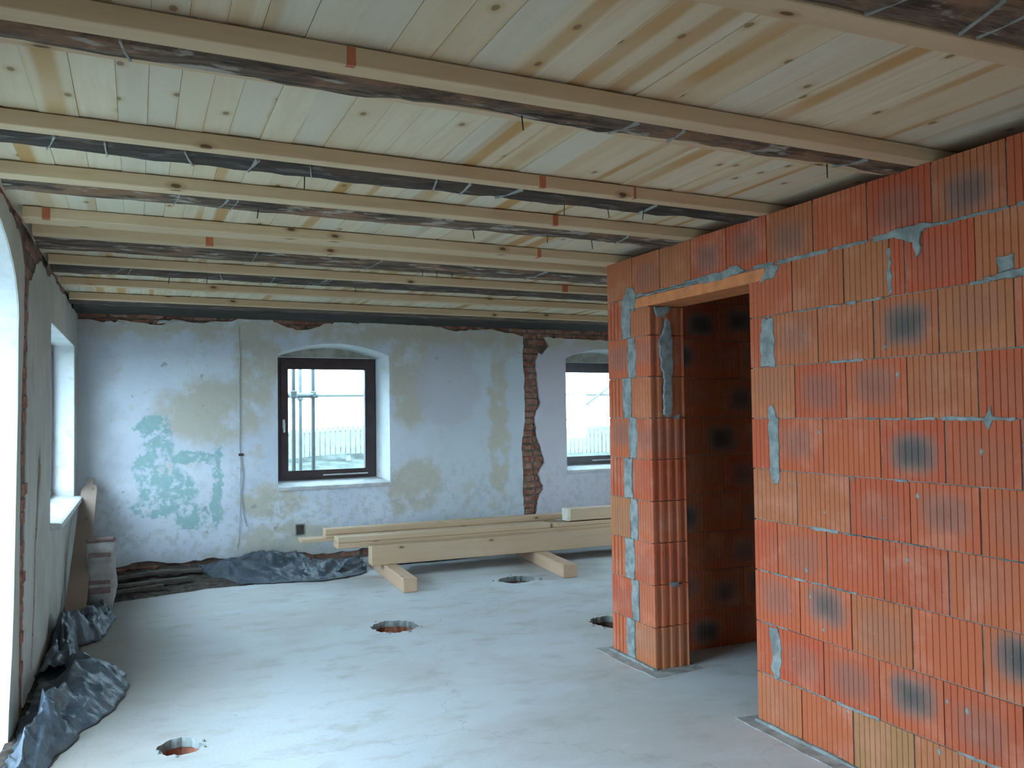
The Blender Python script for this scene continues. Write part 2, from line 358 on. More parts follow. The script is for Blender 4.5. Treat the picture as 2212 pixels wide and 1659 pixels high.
# slab_me works in x-z; rotate the plate so that its front becomes the top of the floor
me.transform(Matrix(((1, 0, 0, 0), (0, 0, 1, 0), (0, -1, 0, 0), (0, 0, 0, 1))))
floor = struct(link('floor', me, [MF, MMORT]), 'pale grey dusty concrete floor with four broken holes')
rnd = random.Random(5)
for i, h in enumerate(holes):
    cx = sum(p[0] for p in h)/len(h); cy = sum(p[1] for p in h)/len(h)
    bm = bmesh.new(); rings = []
    for (sc, z) in ((1.10, -.03), (1.06, -.10), (.9, -.17), (.45, -.20), (.0, -.19)):
        if sc == 0: rings.append([bm.verts.new((cx, cy, z))]); continue
        rings.append([bm.verts.new((cx+(x-cx)*sc+rnd.uniform(-.008, .008), cy+(y-cy)*sc+rnd.uniform(-.008, .008), z+rnd.uniform(-.015, .012))) for x, y in hj[i]])
    for a, b in zip(rings, rings[1:]):
        n = len(a)
        for j in range(n):
            if len(b) == 1: bm.faces.new((a[j], a[(j+1) % n], b[0]))
            else: bm.faces.new((a[j], a[(j+1) % n], b[(j+1) % n], b[j]))
    lin = link('hole_lining', finish(bm, 'hole_lining'), MTERR if i in (0, 3) else MRUB, floor)
    # broken red brick lying in the hole
    for q in range(4 if i != 3 else 3):
        a = rnd.uniform(0, 6.28); rr = rnd.uniform(.03, .07)
        bm = bmesh.new(); s_ = rnd.uniform(.03, .055)
        bmesh.ops.create_icosphere(bm, subdivisions=1, radius=s_)
        for v in bm.verts: v.co *= rnd.uniform(.7, 1.2); v.co.z *= .6
        ln = link('brick_lump', finish(bm, 'brick_lump'), MTERR, floor, loc=(cx+.03+rr*math.cos(a), cy+.02+rr*math.sin(a), -.15+rnd.uniform(0, .06)))
    # crumbled rim
    for q in range(4):
        a = hj[i][rnd.randrange(len(hj[i]))]; s_ = rnd.uniform(.006, .014)
        bm = bmesh.new(); bmesh.ops.create_icosphere(bm, subdivisions=1, radius=s_)
        for v in bm.verts: v.co *= rnd.uniform(.7, 1.2)
        link('concrete_crumb', finish(bm, 'concrete_crumb'), MMORT, floor, loc=(cx+(a[0]-cx)*(1.12+.25*rnd.random()), cy+(a[1]-cy)*(1.12+.25*rnd.random()), s_*.5))

# ------------------------------------------------------------------ left wall
def arch(x0, x1, zs, zt, n=14):
    """points of an arch from right springing to left springing"""
    c = (x0+x1)/2; hw = (x1-x0)/2
    return [(c+hw*math.cos(PI*i/n), zs+(zt-zs)*math.sin(PI*i/n)) for i in range(n+1)]
def seg_arch(x0, x1, zs, zt, n=12):
    c = (x0+x1)/2; hw = (x1-x0)/2
    return [(x1-(x1-x0)*i/n, zs+(zt-zs)*(1-((x1-(x1-x0)*i/n-c)/hw)**2)) for i in range(n+1)]
# opening outlines (along wall, height)
jambR = [(4.57, 0.0), (4.60, .18), (4.70, .45), (4.745, .67), (4.80, 1.2), (4.845, 1.6), (4.85, 2.0)]
door_arch = arch(2.60, 4.865, 2.05, 2.46, 20)
door_hole = [(3.42, -.01)]+[(x, z if z > 0 else -.01) for x, z in jambR]+door_arch+[(2.63, 1.0)]
LW = dict(x0=6.47, x1=8.59, z0=.83, z1=2.19)
lwin = [(LW['x0'], LW['z0']), (LW['x1'], LW['z0']), (LW['x1'], LW['z1']), (LW['x0'], LW['z1'])]
def inset(r, d): return [(r[0][0]+d, r[0][1]+d), (r[1][0]-d, r[1][1]+d), (r[2][0]-d, r[2][1]-d), (r[3][0]+d, r[3][1]-d)]
Lx0, Lx1 = YB-.1, 9.35
# the door opening is a notch in the outline
outl = [(Lx0, -.05), (2.65, -.05)]+door_hole[::-1][0:0]
base_outline = [(Lx0, -.05), (2.65, -.05), (2.63, 1.0)]+door_arch[::-1]+[p for p in jambR[::-1]]+[(4.57, -.05), (Lx1, -.05), (Lx1, ZT), (Lx0, ZT)]
D1 = .17
me = slab_me('wall_left', base_outline, [lwin], 0, D1, side_mat=1, edge_mat=1)
wall_left = struct(link('wall_left', me, [MRUB, MREV], mw=ML), 'old plastered left wall with arched opening and window')
me = slab_me('outer_leaf', base_outline, [inset(lwin, .05)], D1, .52, side_mat=1, edge_mat=1)
link('outer_leaf', me, [MRUB, MREV], wall_left)
# plaster coat: ragged at the top, two vertical chases cut through it
rag_top = [(9.02, 2.50), (8.6, 2.535), (8.2, 2.50), (7.7, 2.53), (7.2, 2.49), (6.6, 2.52), (6.2, 2.46), (5.9, 2.50), (5.6, 2.44), (5.45, 2.36), (5.30, 2.30), (5.24, 2.16)]
chase1R = [(5.24, 2.16), (5.215, 2.0), (5.20, 1.6), (5.19, 1.3), (5.16, .95), (5.13, .6), (5.11, .17), (5.1, .05)]
outerA = jag(chase1R, .012, .05, 3)[:-1]+[(5.12, .05), (9.02, .05)]+jag(rag_top, .02, .07, 4)[:-1]
c2 = jag([(5.75, 1.30), (5.68, 1.05), (5.57, .77), (5.54, .5), (5.43, .15), (5.50, .15), (5.62, .5), (5.66, .78), (5.78, 1.02), (5.90, 1.27), (5.83, 1.40)], .012, .05, 8, True)
link('plaster_coat', slab_me('plaster_coat', outerA, [lwin, c2], -.008, 0), MPL, wall_left)
outerB = [(4.57, .02), (4.95, .02)]+jag([(4.94, .17), (4.95, .63), (4.95, 1.32), (5.00, 1.7), (5.06, 2.04), (5.07, 2.35), (4.95, 2.44), (4.7, 2.50), (4.2, 2.535), (3.4, 2.53), (2.22, 2.53)], .012, .06, 6)+[(2.22, .05), (2.65, .05), (2.63, 1.0)]+door_arch[::-1]+jambR[::-1][:-1]
link('plaster_coat', slab_me('plaster_coat', outerB, [], -.008, 0), MPL, wall_left)
link('plaster_coat', slab_me('plaster_coat', [(Lx0, .05), (2.20, .05), (2.20, 2.53), (Lx0, 2.53)], [], -.008, 0), MPL, wall_left)
# bricks bared above the plaster and in the chases
BRM = [box_me('brick', 0, .24, -.010, .05, 0, .064, .004)]
bm = bmesh.new(); add_box(bm, 0, .13, -.012, .05, 0, .064); BRM.append(finish(bm, 'brick', .005))
for m_ in BRM: m_.materials.append(MBR)
rnd = random.Random(11)
def brick(parent, x, y, z, kind=0, sx=1.0, sz=1.0, rot=0.0):
    o = link('brick', BRM[kind], None, parent, loc=(x, y+rnd.uniform(-.004, .004), z)); o.scale = (sx, 1, sz)
    o.rotation_euler = (rnd.uniform(-.02, .02), rot+rnd.uniform(-.02, .02), rnd.uniform(-.03, .03)); return o
for row in range(4):
    z = 2.30+row*.076; x = 4.1+(row % 2)*.13
    while x < 8.95:
        if not (z < 2.43 and x > 5.45) and not (x < 4.95 and z < 2.5): brick(wall_left, x, .009, z, 0, rnd.uniform(.9, 1.02))
        x += .252
for i in range(29):
    z = .08+i*.076; brick(wall_left, 4.97+.09*min(1, z/2)+rnd.uniform(-.01, .01), .009, z, 1, rnd.uniform(1.2, 1.6))
for i in range(15):
    z = .16+i*.076; brick(wall_left, 5.44+.25*(z-.15), .010, z, 1, rnd.uniform(.9, 1.3))
for i in range(3): brick(wall_left, 4.60, .10+.13*i, .34+.05*i, 1, .6, 1)

# ------------------------------------------------------------------ far wall
W1 = dict(x0=1.335, x1=2.55, z0=.80, zs=2.185, zt=2.305); W2 = dict(x0=4.82, x1=6.04, z0=.83, zs=2.20, zt=2.325)
def wout(W, d=0.0, n=12): return [(W['x0']+d, W['z0']+d*.9), (W['x1']-d, W['z0']+d*.9)]+seg_arch(W['x0']+d, W['x1']-d, W['zs']-d*.3, W['zt']-d*.5, n)
FD = .30
fo = [(-1.1, -.05), (XR+.15, -.05), (XR+.15, ZT), (-1.1, ZT)]
me = slab_me('wall_far', fo, [wout(W1), wout(W2)], 0, FD, holes_back=[wout(W1, .05), wout(W2, .05)], side_mat=1)
wall_far = struct(link('wall_far', me, [MRUB, MREV], mw=MFW), 'old far wall of patchy limewash with two arched windows')
def rect(W, d): return [(W['x0']+d, W['z0']+d), (W['x1']-d, W['z0']+d), (W['x1']-d, 2.16-d), (W['x0']+d, 2.16-d)]
link('outer_leaf', slab_me('outer_leaf', fo, [rect(W1, .10), rect(W2, .10)], FD+.07, .52, side_mat=1), [MRUB, MREV], wall_far)
top = [(-.43, 2.476), (-.21, 2.432), (-.17, 2.482), (.06, 2.459), (.22, 2.443), (.31, 2.505), (.52, 2.477), (.88, 2.504), (.97, 2.545), (1.27, 2.552), (1.28, 2.519), (1.53, 2.436), (1.68, 2.451), (1.83, 2.515), (2.03, 2.508), (2.34, 2.545), (2.83, 2.55), (3.16, 2.527), (3.36, 2.481), (3.81, 2.523), (4.05, 2.487), (4.235, 2.448)]
chL = [(4.235, 2.448), (4.225, 2.2), (4.24, 1.9), (4.24, 1.49), (4.19, 1.11), (4.21, .85), (4.20, .61), (4.215, .34), (4.21, .08)]
chR = [(4.39, .08), (4.39, .33), (4.42, .5), (4.49, .65), (4.42, .8), (4.51, .93), (4.45, 1.15), (4.40, 1.3), (4.385, 1.49), (4.47, 1.66), (4.43, 1.85), (4.41, 2.16), (4.45, 2.26), (4.49, 2.235), (4.59, 2.35), (4.52, 2.45)]
foot = [(4.21, .08), (3.0, .07), (2.3, .10), (1.8, .085), (1.5, .12), (1.1, .10), (.7, .14), (.4, .11), (.1, .16), (-.2, .12), (-.55, .13)]
outl = jag(top, .010, .05, 21)[:-1]+jag(chL, .008, .05, 22)[:-1]+jag(foot, .014, .06, 23)[:-1]+[(-.56, .13), (-.56, 2.47)]
link('plaster_coat', slab_me('plaster_coat', outl, [wout(W1)], -.034, 0), MPF, wall_far)
outr = jag(chR, .010, .05, 24)[:-1]+jag([(4.52, 2.45), (4.9, 2.44), (5.4, 2.435), (5.9, 2.45), (6.5, 2.44)], .010, .06, 25)+[(6.6, 2.44), (6.6, .08)]
link('plaster_coat', slab_me('plaster_coat', outr, [wout(W2)], -.034, 0), MPF, wall_far)
rnd = random.Random(12)
for row in range(3):
    z = 2.355+row*.075; x = -.5+(row % 2)*.13
    while x < 6.2:
        if row or 4.2 < x < 4.4 or 1.3 < x < 1.6: brick(wall_far, x, 0, z, 0, rnd.uniform(.9, 1.02), rnd.uniform(.92, 1.0))
        x += .253
for (cx, cz, cw, ch) in ((1.03, 2.545, .11, .05), (1.20, 2.55, .09, .045), (.30, 2.475, .13, .02), (2.05, 2.525, .14, .018), (2.45, 2.545, .16, .02), (3.62, 2.50, .12, .02), (-.20, 2.45, .10, .018), (2.75, 2.55, .10, .016), (.60, 2.47, .16, .014)):
    p2 = jag([(cx-cw, cz-ch), (cx+cw, cz-ch*.8), (cx+cw*.9, cz+ch*.5), (cx-cw*.8, cz+ch*.6)], .008, .035, int(cx*100)+50, True)
    link('plaster_chip', slab_me('plaster_chip', p2, [], -.042, -.030), MSILL, wall_far)
z = .10
while z < 2.33:
    if z < 1.4:
        k_ = rnd.random()
        brick(wall_far, 4.205, .0, z, 1, 1.0+k_*.5, rnd.uniform(.75, 1.05), rnd.uniform(-.08, .08)); brick(wall_far, 4.36+.04*k_, .0, z+.01, 1, rnd.uniform(.7, 1.0), rnd.uniform(.6, .95), rnd.uniform(-.1, .1))
    else:
        brick(wall_far, 4.225, .0, z, 0, rnd.uniform(.8, 1.0), rnd.uniform(.85, 1.0))
    z += .077
for i in range(22):     # bared bricks along the foot of the wall
    brick(wall_far, -.5+i*.25, 0, .02+rnd.uniform(0, .02), 0, rnd.uniform(.8, 1.0))

# windows: frame, sash, pane, handle, sill
def frame_me(name, x0, x1, z0, z1, wd, y0, y1, bev=.006):
    bm = bmesh.new()
    me = slab_me(name, [(x0, z0), (x1, z0), (x1, z1), (x0, z1)], [[(x0+wd, z0+wd), (x1-wd, z0+wd), (x1-wd, z1-wd), (x0+wd, z1-wd)]], y0, y1)
    bm.from_mesh(me); bmesh.ops.remove_doubles(bm, verts=bm.verts[:], dist=1e-5)
    es = [e for e in bm.edges if e.calc_face_angle(0) > .5]
    bmesh.ops.bevel(bm, geom=es, offset=bev, segments=2, affect='EDGES'); bm.to_mesh(me); bm.free(); return me
def far_window(n, W, label):
    x0, x1 = W['x0']+.045, W['x1']-.06; z0, z1 = W['z0']+.02, 2.168
    r = struct(empty('window_%d' % n), label); r.matrix_basis = MFW
    link('window_frame', frame_me('window_frame', x0, x1, z0, z1, .058, FD-.02, FD+.06), MFRAME, r)
    link('window_sash', frame_me('window_sash', x0+.05, x1-.05, z0+.05, z1-.05, .072, FD-.045, FD+.03), MFRAME, r)
    link('pane', box_me('pane', x0+.11, x1-.11, FD+.0, FD+.006, z0+.11, z1-.11), MGLASS, r)
    link('glazing_bead', frame_me('glazing_bead', x0+.115, x1-.115, z0+.115, z1-.115, .012, FD-.048, FD-.03, .003), MFRAME, r)
    hb = link('handle', box_me('handle', x0+.065, x0+.09, FD-.062, FD-.045, 1.40, 1.50, .005), MWHITE, r)
    bm = bmesh.new(); add_box(bm, x0+.068, x0+.087, FD-.085, FD-.06, 1.36, 1.46); link('handle_grip', finish(bm, 'handle_grip', .005), MWHITE, hb)
    link('weather_bar', box_me('weather_bar', x0+.5, x1-.1, FD-.06, FD-.045, z0+.062, z0+.078, .004), MSILL, r)
    # infill above the straight frame under the arch
    inf = [(W['x0']+.05, 2.165), (W['x1']-.05, 2.165)]+seg_arch(W['x0']+.05, W['x1']-.05, W['zs']-.01, W['zt']-.02)
    link('arch_infill', slab_me('arch_infill', inf, [], FD-.005, FD+.08), MTYMP, r)
    link('plaster_chip', box_me('plaster_chip', x0+.0, x1+.0, FD-.03, FD, 2.168, 2.176), MSILL, r)
    bm = bmesh.new()
    pr = [(-.06, W['z0']-.035), (-.06, W['z0']-.003), (-.045, W['z0']+.003), (FD-.01, W['z0']+.045), (FD-.01, W['z0']-.02)]
    A = [bm.verts.new((W['x0']-.005, y, z)) for y, z in pr]; B = [bm.verts.new((W['x1']+.01, y, z)) for y, z in pr]
    bm.faces.new(A); bm.faces.new(B[::-1])
    for i in range(len(pr)): bm.faces.new((A[i], A[(i+1) % 5], B[(i+1) % 5], B[i]))
    link('window_sill', finish(bm, 'window_sill'), MSILL, r)
    return r
far_window(1, W1, 'brown framed window under a flat arch beside bare limewash')
far_window(2, W2, 'brown framed window partly hidden behind orange block wall')
r = struct(empty('window_3'), 'left wall window seen edge on, bright reveal and sill'); r.matrix_basis = ML
for a in (lwin,):
    x0, x1, z0, z1 = a[0][0], a[1][0], a[0][1], a[2][1]
    link('window_frame', frame_me('window_frame', x0+.005, x1-.005, z0+.03, z1-.005, .06, D1-.01, D1+.06), MFRAME, r)
    bm = bmesh.new(); pr = [(-.075, z0-.03), (-.075, z0+.008), (-.06, z0+.012), (D1, z0+.035), (D1, z0-.03)]
    A = [bm.verts.new((x0, y, z)) for y, z in pr]; B = [bm.verts.new((x1+.06, y if y < 0 else y, z)) for y, z in pr]
    bm.faces.new(A); bm.faces.new(B[::-1])
    for i in range(5): bm.faces.new((A[i], A[(i+1) % 5], B[(i+1) % 5], B[i]))
    link('window_sill', finish(bm, 'window_sill'), MSILL, r)

# ------------------------------------------------------------------ walls outside the view that close the room
MB = Matrix.Translation((0, YB, 0)) @ Matrix.Rotation(PI, 4, 'Z')
added_win = [(-2.2, .5), (-1.2, .5), (-1.2, 1.9), (-2.2, 1.9)]; added_door = [(-.6, .02), (.35, .02), (.35, 2.19), (-.6, 2.19)]  # unseen back openings, added to let in daylight from behind
struct(link('wall_back', slab_me('wall_back', [(-XR-.2, -.05), (1.1, -.05), (1.1, ZT), (-XR-.2, ZT)], [added_win, added_door], 0, .5, side_mat=1), [MPL, MREV], mw=MB), 'plastered wall behind the viewer')
struct(link('wall_right', slab_me('wall_right', [(-9.75, -.05), (-YB+.3, -.05), (-YB+.3, ZT), (-9.75, ZT)], [[(-7.9, .83), (-6.5, .83), (-6.5, 2.19), (-7.9, 2.19)]], 0, .4, side_mat=1), [MPL, MREV], mw=Matrix.Translation((XR, 0, 0)) @ Matrix.Rotation(-PI/2, 4, 'Z')), 'plastered wall behind the block partition')  # unseen window opening added to brighten the far end

# ------------------------------------------------------------------ ceiling boards
ceiling = struct(link('ceiling', box_me('ceiling', -1.1, XR+.4, YB-.3, 9.9, 2.60, ZT+.02), MDIRT), 'ceiling of pale tongue and groove spruce boards')
bm = bmesh.new(); add_box(bm, 0.006, .994, 0, 1, 0, .03); bme = finish(bm, 'ceiling_board'); bme.materials.append(MBOARD)
xs = [-.62, -.42, -.30, -.18, -.06, .03, .12, .21, .298, .41, .523]
rnd = random.Random(77)
while xs[-1] < XR: xs.append(xs[-1]+rnd.choice((.105, .115, .12, .13, .14)))
brk = [2.45, 3.36, 4.03, 5.32, 6.17, 6.92, 7.9]
for i in range(len(xs)-1):
    y0 = YB-.1
    cuts = [b for b in brk if rnd.random() < .55]
    if xs[i] > 3.2: cuts = [b for b in cuts if b > 5]
    for y1 in cuts+[9.5]:
        o = link('ceiling_board', bme, None, ceiling, loc=(xs[i], y0+.002, ZC+rnd.uniform(0, .004)))
        o.scale = (xs[i+1]-xs[i], y1-y0-.004, 1.0); y0 = y1

# ------------------------------------------------------------------ joists and old beams
def joist(y, wd, label, slope=.022, x0=-.50, x1=XR, zb=2.50, zt=2.553, marks=(), y_at=.7):
    L = x1-x0
    me = box_me('new_joist', 0, L, 0, wd, zb, zt, .003)
    o = link('new_joist', me, MJOIST, loc=(x0, y-slope*(y_at-x0), 0)); o.rotation_euler = (0, 0, slope)
    tag(o, label, 'joist', 'new pale joists under the ceiling boards')
    for (xm, wm) in marks:
        link('red_mark', box_me('red_mark', xm-x0-wm/2, xm-x0+wm/2, -.0015, wd*.25, zb-.0012, zt-.004), MRED, o)
    return o
def oldbeam(y0, y1, label, seed, slope=.022, x0=-.50, x1=XR, zb=2.496, char_shade=0.0, amp=.02, y_at=.7):
    bm = bmesh.new(); n = 150; rings = []; L = x1-x0
    for i in range(n+1):
        x = L*i/n; a = fbm((x*1.3+seed*7, .3, seed), 3)*amp; b = fbm((x*2.4+seed*3, 5.1, seed), 4)*amp*1.3; c = fbm((x*1.7, 9.3, seed), 3)*amp*.5
        wy0 = 0+a*.3; wy1 = (y1-y0)+b; z = zb+abs(c)
        prof = [(wy0, 2.556), (wy0+.003, z+.010), (wy0+.02, z+.003), ((wy0+wy1)*.5, z-.004+c*.4), (wy1-.02, z+.001), (wy1-.003, z+.010), (wy1, 2.556)]
        rings.append([bm.verts.new((x, q[0], q[1]+(fbm((x*9, q[0]*30, seed), 2)*.004 if 0 < k < 6 else 0))) for k, q in enumerate(prof)])
    for a, b in zip(rings, rings[1:]):
        for k in range(6): bm.faces.new((a[k], a[k+1], b[k+1], b[k]))
        bm.faces.new((a[6], a[0], b[0], b[6]))
    bm.faces.new(rings[0]); bm.faces.new(rings[-1][::-1])
    o = link('old_beam', finish(bm, 'old_beam'), MOLD, loc=(x0, y0-slope*(y_at-x0), 0)); o.rotation_euler = (0, 0, slope); o['char_shade'] = char_shade
    tag(o, label, 'beam', 'old dark beams between the joists'); return o
MDRIP = m_plain('dried_plaster_drip', (.36, .34, .31), .9, .2, 30, .1, .2)
def drips(o, L, wd, n, seed, zb=2.496, nails=2):
    r_ = random.Random(seed)
    for i in range(n):
        x = r_.uniform(.2, L-.2) if L > 3 else r_.uniform(.5, L-.3); a = r_.uniform(.0012, .0035); sk = r_.uniform(-.06, .06)
        pts_ = [(x, -wd*.05), (x+a*2, -wd*.02), (x+sk*.5+a*1.6, wd*.45), (x+sk+a*2, wd*.9), (x+sk, wd*.93), (x+sk*.5, wd*.5)]
        bm = bmesh.new(); A = [bm.verts.new((p[0], p[1], zb-.0035)) for p in pts_]; B = [bm.verts.new((p[0], p[1], zb+.02)) for p in pts_]
        bm.faces.new(A); bm.faces.new(B[::-1])
        for j in range(6): bm.faces.new((A[j], A[(j+1) % 6], B[(j+1) % 6], B[j]))
        link('plaster_drip', finish(bm, 'plaster_drip'), MDRIP, o)
    for i in range(nails):
        x = r_.uniform(.6, min(L, 3.0)); y = r_.uniform(.5, .95)*wd; link('nail', tube_me('nail', (x, y, zb+.01), (x+r_.uniform(-.012, .012), y, zb-.045), .0025, 6), MDIRT, o)
# nearest assembly, only its corner is in view
joist(1.22, .10, 'pale joist edge in the top right corner above the viewer', slope=-.03, x0=-.5, x1=6.0, y_at=1.9)
drips(oldbeam(1.335, 1.515, 'brown old beam with pale streaks in the top right corner', 1, slope=-.03, x0=-.5, x1=6.0, y_at=2.1), 3.4, .18, 10, 1, nails=0)
joist(1.52, .085, 'pale double batten along the far side of the nearest old beam', slope=-.02, x0=-.5, x1=6.0, y_at=2.2)
joist(2.285, .078, 'nearest full length pale joist crossing the top of the picture', slope=.032, marks=((.535, .025),))
drips(oldbeam(2.366, 2.50, 'nearest full length old brown log beam', 2, slope=.032, amp=.022), 3.4, .13, 4, 2, nails=2)
joist(2.503, .045, 'thin pale batten on the far side of the nearest full log beam', slope=.032, zb=2.515)
joist(3.205, .065, 'second pale joist from the viewer', slope=.040, marks=((1.58, .03), (2.05, .012)))
drips(oldbeam(3.272, 3.46, 'charred black beam behind the second pale joist', 3, slope=.040, char_shade=.75, amp=.024), 3.4, .18, 10, 3, nails=4)
joist(3.84, .088, 'third pale joist from the viewer', slope=.030, marks=((1.96, .03),))
drips(oldbeam(3.93, 4.13, 'reddish brown flaking beam behind the third pale joist', 4, slope=.03), 3.4, .2, 4, 4, nails=4)
joist(4.645, .158, 'broad pale joist, fourth from the viewer', slope=.045, marks=((2.27, .025), (-.40, .035)))
joist(5.035, .09, 'pale joist close behind the broad joist', slope=.040, marks=((.37, .04),))
drips(oldbeam(5.127, 5.50, 'wide red brown beam in the middle of the ceiling', 6, slope=.04), 4, .36, 3, 6, nails=3)
joist(5.93, .075, 'pale joist behind the wide red brown beam', slope=.038, marks=((3.12, .05),))
drips(oldbeam(6.006, 6.33, 'dark beam, second old beam from the far wall', 7, slope=.04, char_shade=.55), 4, .3, 6, 7, nails=3)
joist(6.86, .085, 'pale joist, second from the far wall', slope=.04)
joist(7.67, .085, 'pale joist nearest the far wall', slope=.05)
oldbeam(7.757, 8.06, 'dark beam behind the last pale joist', 9, slope=.05, char_shade=.5)
oldbeam(8.16, 8.90, 'broad black filler beam added for the shadow above the far wall', 10, slope=.05, char_shade=.9, zb=2.512)  # added beam, blackened to stand for the shadow above the far wall

# ------------------------------------------------------------------ clay block wall
def block_me(L, D=.24, Hh=.2445, n=None, end=None, front='fine'):
    """block with scored front (y=0); end: 0 plain, 'x1' ribbed end at x=L"""
    bm = bmesh.new(); prof = []
    n = n or max(3, int(round(L/.029)))
    if front == 'fine':
        for i in range(n):
            a = L*i/n; b = L*(i+1)/n
            prof += [(a+(.0025 if i else .001), 0.0), (b-(.0025 if i < n-1 else .001), 0.0)]
            if i < n-1: prof += [(b, .0035)]
    else:
        m = 4
        for i in range(m):
            a = L*i/m; b = L*(i+1)/m
            prof += [(a+.006, .0), (b-.006, .0)]
            if i < m-1: prof += [(b-.004, .009), (b+.004, .009)]
    if end == 'x1':
        m = 4
        for i in range(m):
            c = D*(i+.5)/m; h = D/m
            prof += [(L, c-h*.5+.002), (L, c-h*.22), (L-.016, c-h*.08), (L-.016, c+h*.30), (L, c+h*.46)]
        prof += [(L, D)]
    else: prof += [(L-.001, .002), (L-.001, D)]
    prof += [(0, D)]
    if prof[0][1] == 0: prof += [(0, .002)]
    A = [bm.verts.new((x, y, 0)) for x, y in prof]; B = [bm.verts.new((x, y, Hh)) for x, y in prof]
    nn = len(prof)
    for i in range(nn): bm.faces.new((A[i], A[(i+1) % nn], B[(i+1) % nn], B[i]))
    bm.faces.new(A[::-1]); bm.faces.new(B)
    bmesh.ops.triangulate(bm, faces=[f for f in bm.faces if len(f.verts) > 4])
    me = finish(bm, 'brick'); me.materials.append(MBLK); return me
cache = {}
def get_block(L, end=None, front='fine', Hh=.2445):
    key = (round(L, 3), end, front, Hh)
    if key not in cache: cache[key] = block_me(round(L, 3), Hh=Hh, end=end, front=front)
    return cache[key]
# core with the door opening (x = -Y)
MBW = Matrix.Translation((BX, 0, 0)) @ Matrix.Rotation(-PI/2, 4, 'Z')
DY0, DY1, PY = 3.442, 4.350, 4.855     # door opening and pillar end
core = [(-PY+.006, .0), (-DY1-.035, .0), (-DY1-.035, 2.18), (-DY0+.012, 2.18), (-DY0+.012, 0), (1.4, 0), (1.4, 2.488), (-PY+.006, 2.488)]
wall_block = struct(link('wall_block', slab_me('wall_block', core, [], .0055, .234), MCORE, mw=MBW), 'new orange hollow clay block wall with doorway')
rnd = random.Random(31)
def put_block(y0, y1, course, smudge=None, tint=None, end=None, front='fine', parent=None, sx=None, Hh=.2445):
    """block between world Y y0<y1 in the front wall; course 1 is the lowest"""
    gap = .0035
    L = round((y1-y0-2*gap)/.004)*.004
    o = link('brick', get_block(L, end, front, Hh), None, parent or wall_block, loc=(-y1+gap, rnd.uniform(-.0015, .0015), (course-1)*.25+.003))
    o['tint'] = float(tint if tint is not None else (rnd.uniform(.35, .6) if rnd.random() < .2 else rnd.uniform(0, .2)))
    o['smudge'] = float(smudge if smudge is not None else (rnd.uniform(.1, .5) if rnd.random() < .5 else 0.0)); o['sx'] = float(sx if sx is not None else .5+(.31-L)*2)
    return o
J = {10: [4.854, 4.545, 4.237, 3.93, 3.617, 3.304, 2.987, 2.672, 2.354, 2.039], 9: [3.442, 3.13, 2.809, 2.563, 2.487, 2.174], 8: [3.442, 2.973, 2.652, 2.337, 2.027], 7: [3.442, 3.128, 2.813, 2.492, 2.178],
     6: [3.442, 2.957, 2.635, 2.324, 2.016], 5: [3.442, 3.13, 2.808, 2.494, 2.182], 4: [3.442, 3.273, 2.95, 2.636, 2.324], 3: [3.442, 3.129, 2.815, 2.501, 2.19], 2: [3.442, 2.987, 2.673, 2.363, 2.042], 1: [3.442, 3.132, 2.82, 2.505]}
SM = {(10, 3): .55, (10, 1): .35, (10, 8): (.7, .45), (8, 2): .95, (8, 1): (.0, .42), (8, 3): (.3, .5), (9, 1): (0, .42), (7, 2): .45, (7, 3): (.1, .45), (6, 2): .95, (6, 1): 0, (6, 3): .2, (5, 3): .5, (5, 2): .3,
      (4, 1): .35, (4, 2): .1, (4, 0): .2, (3, 0): .42, (3, 1): .85, (3, 2): .3, (3, 3): 0.05, (3, 4): 1.0, (2, 0): .35, (2, 2): .95, (1, 2): (.0, 1.0), (1, 1): 0.0, (1, 0): .15}
for c_, ys in J.items():
    ys = list(ys)
    while ys[-1] > -1.2: ys.append(ys[-1]-.3135)
    for i in range(len(ys)-1):
        s_ = SM.get((c_, i)); t_ = None
        if isinstance(s_, tuple): s_, t_ = s_
        y1, y0 = ys[i], ys[i+1]
        if y1-y0 > .42:      # cut filler block at the doorway
            put_block(y1-.155, y1, c_, 0.05); y1 -= .162
        put_block(y0, y1, c_, s_, t_)
# pillar beside the doorway: alternating bond, ribbed jamb
PS = {9: .0, 8: .35, 7: .0, 6: .35, 5: .1, 4: .15, 3: .25, 2: .15, 1: .3}
for c_ in range(1, 10):
    Hc = .2445 if c_ < 9 else .168
    if c_ % 2:
        put_block(4.677, 4.855, c_, 0, rnd.uniform(0, .2), front='coarse'); put_block(DY1, 4.574, c_, PS[c_], end='x1', Hh=Hc, sx=.2)
    else:
        put_block(4.607, 4.855, c_, PS[c_]+.1, .75 if c_ == 4 else .1, sx=.4); put_block(DY1, 4.525, c_, PS[c_], end='x1', sx=.2)
# lintel
bm = bmesh.new(); add_box(bm, -4.52, -3.32, -.002, .235, 2.178, 2.240)
lint = link('lintel', finish(bm, 'lintel', .003), m_plain('clay_lintel', (.62, .215, .085), .85, .15, 12, .2, .2), wall_block)
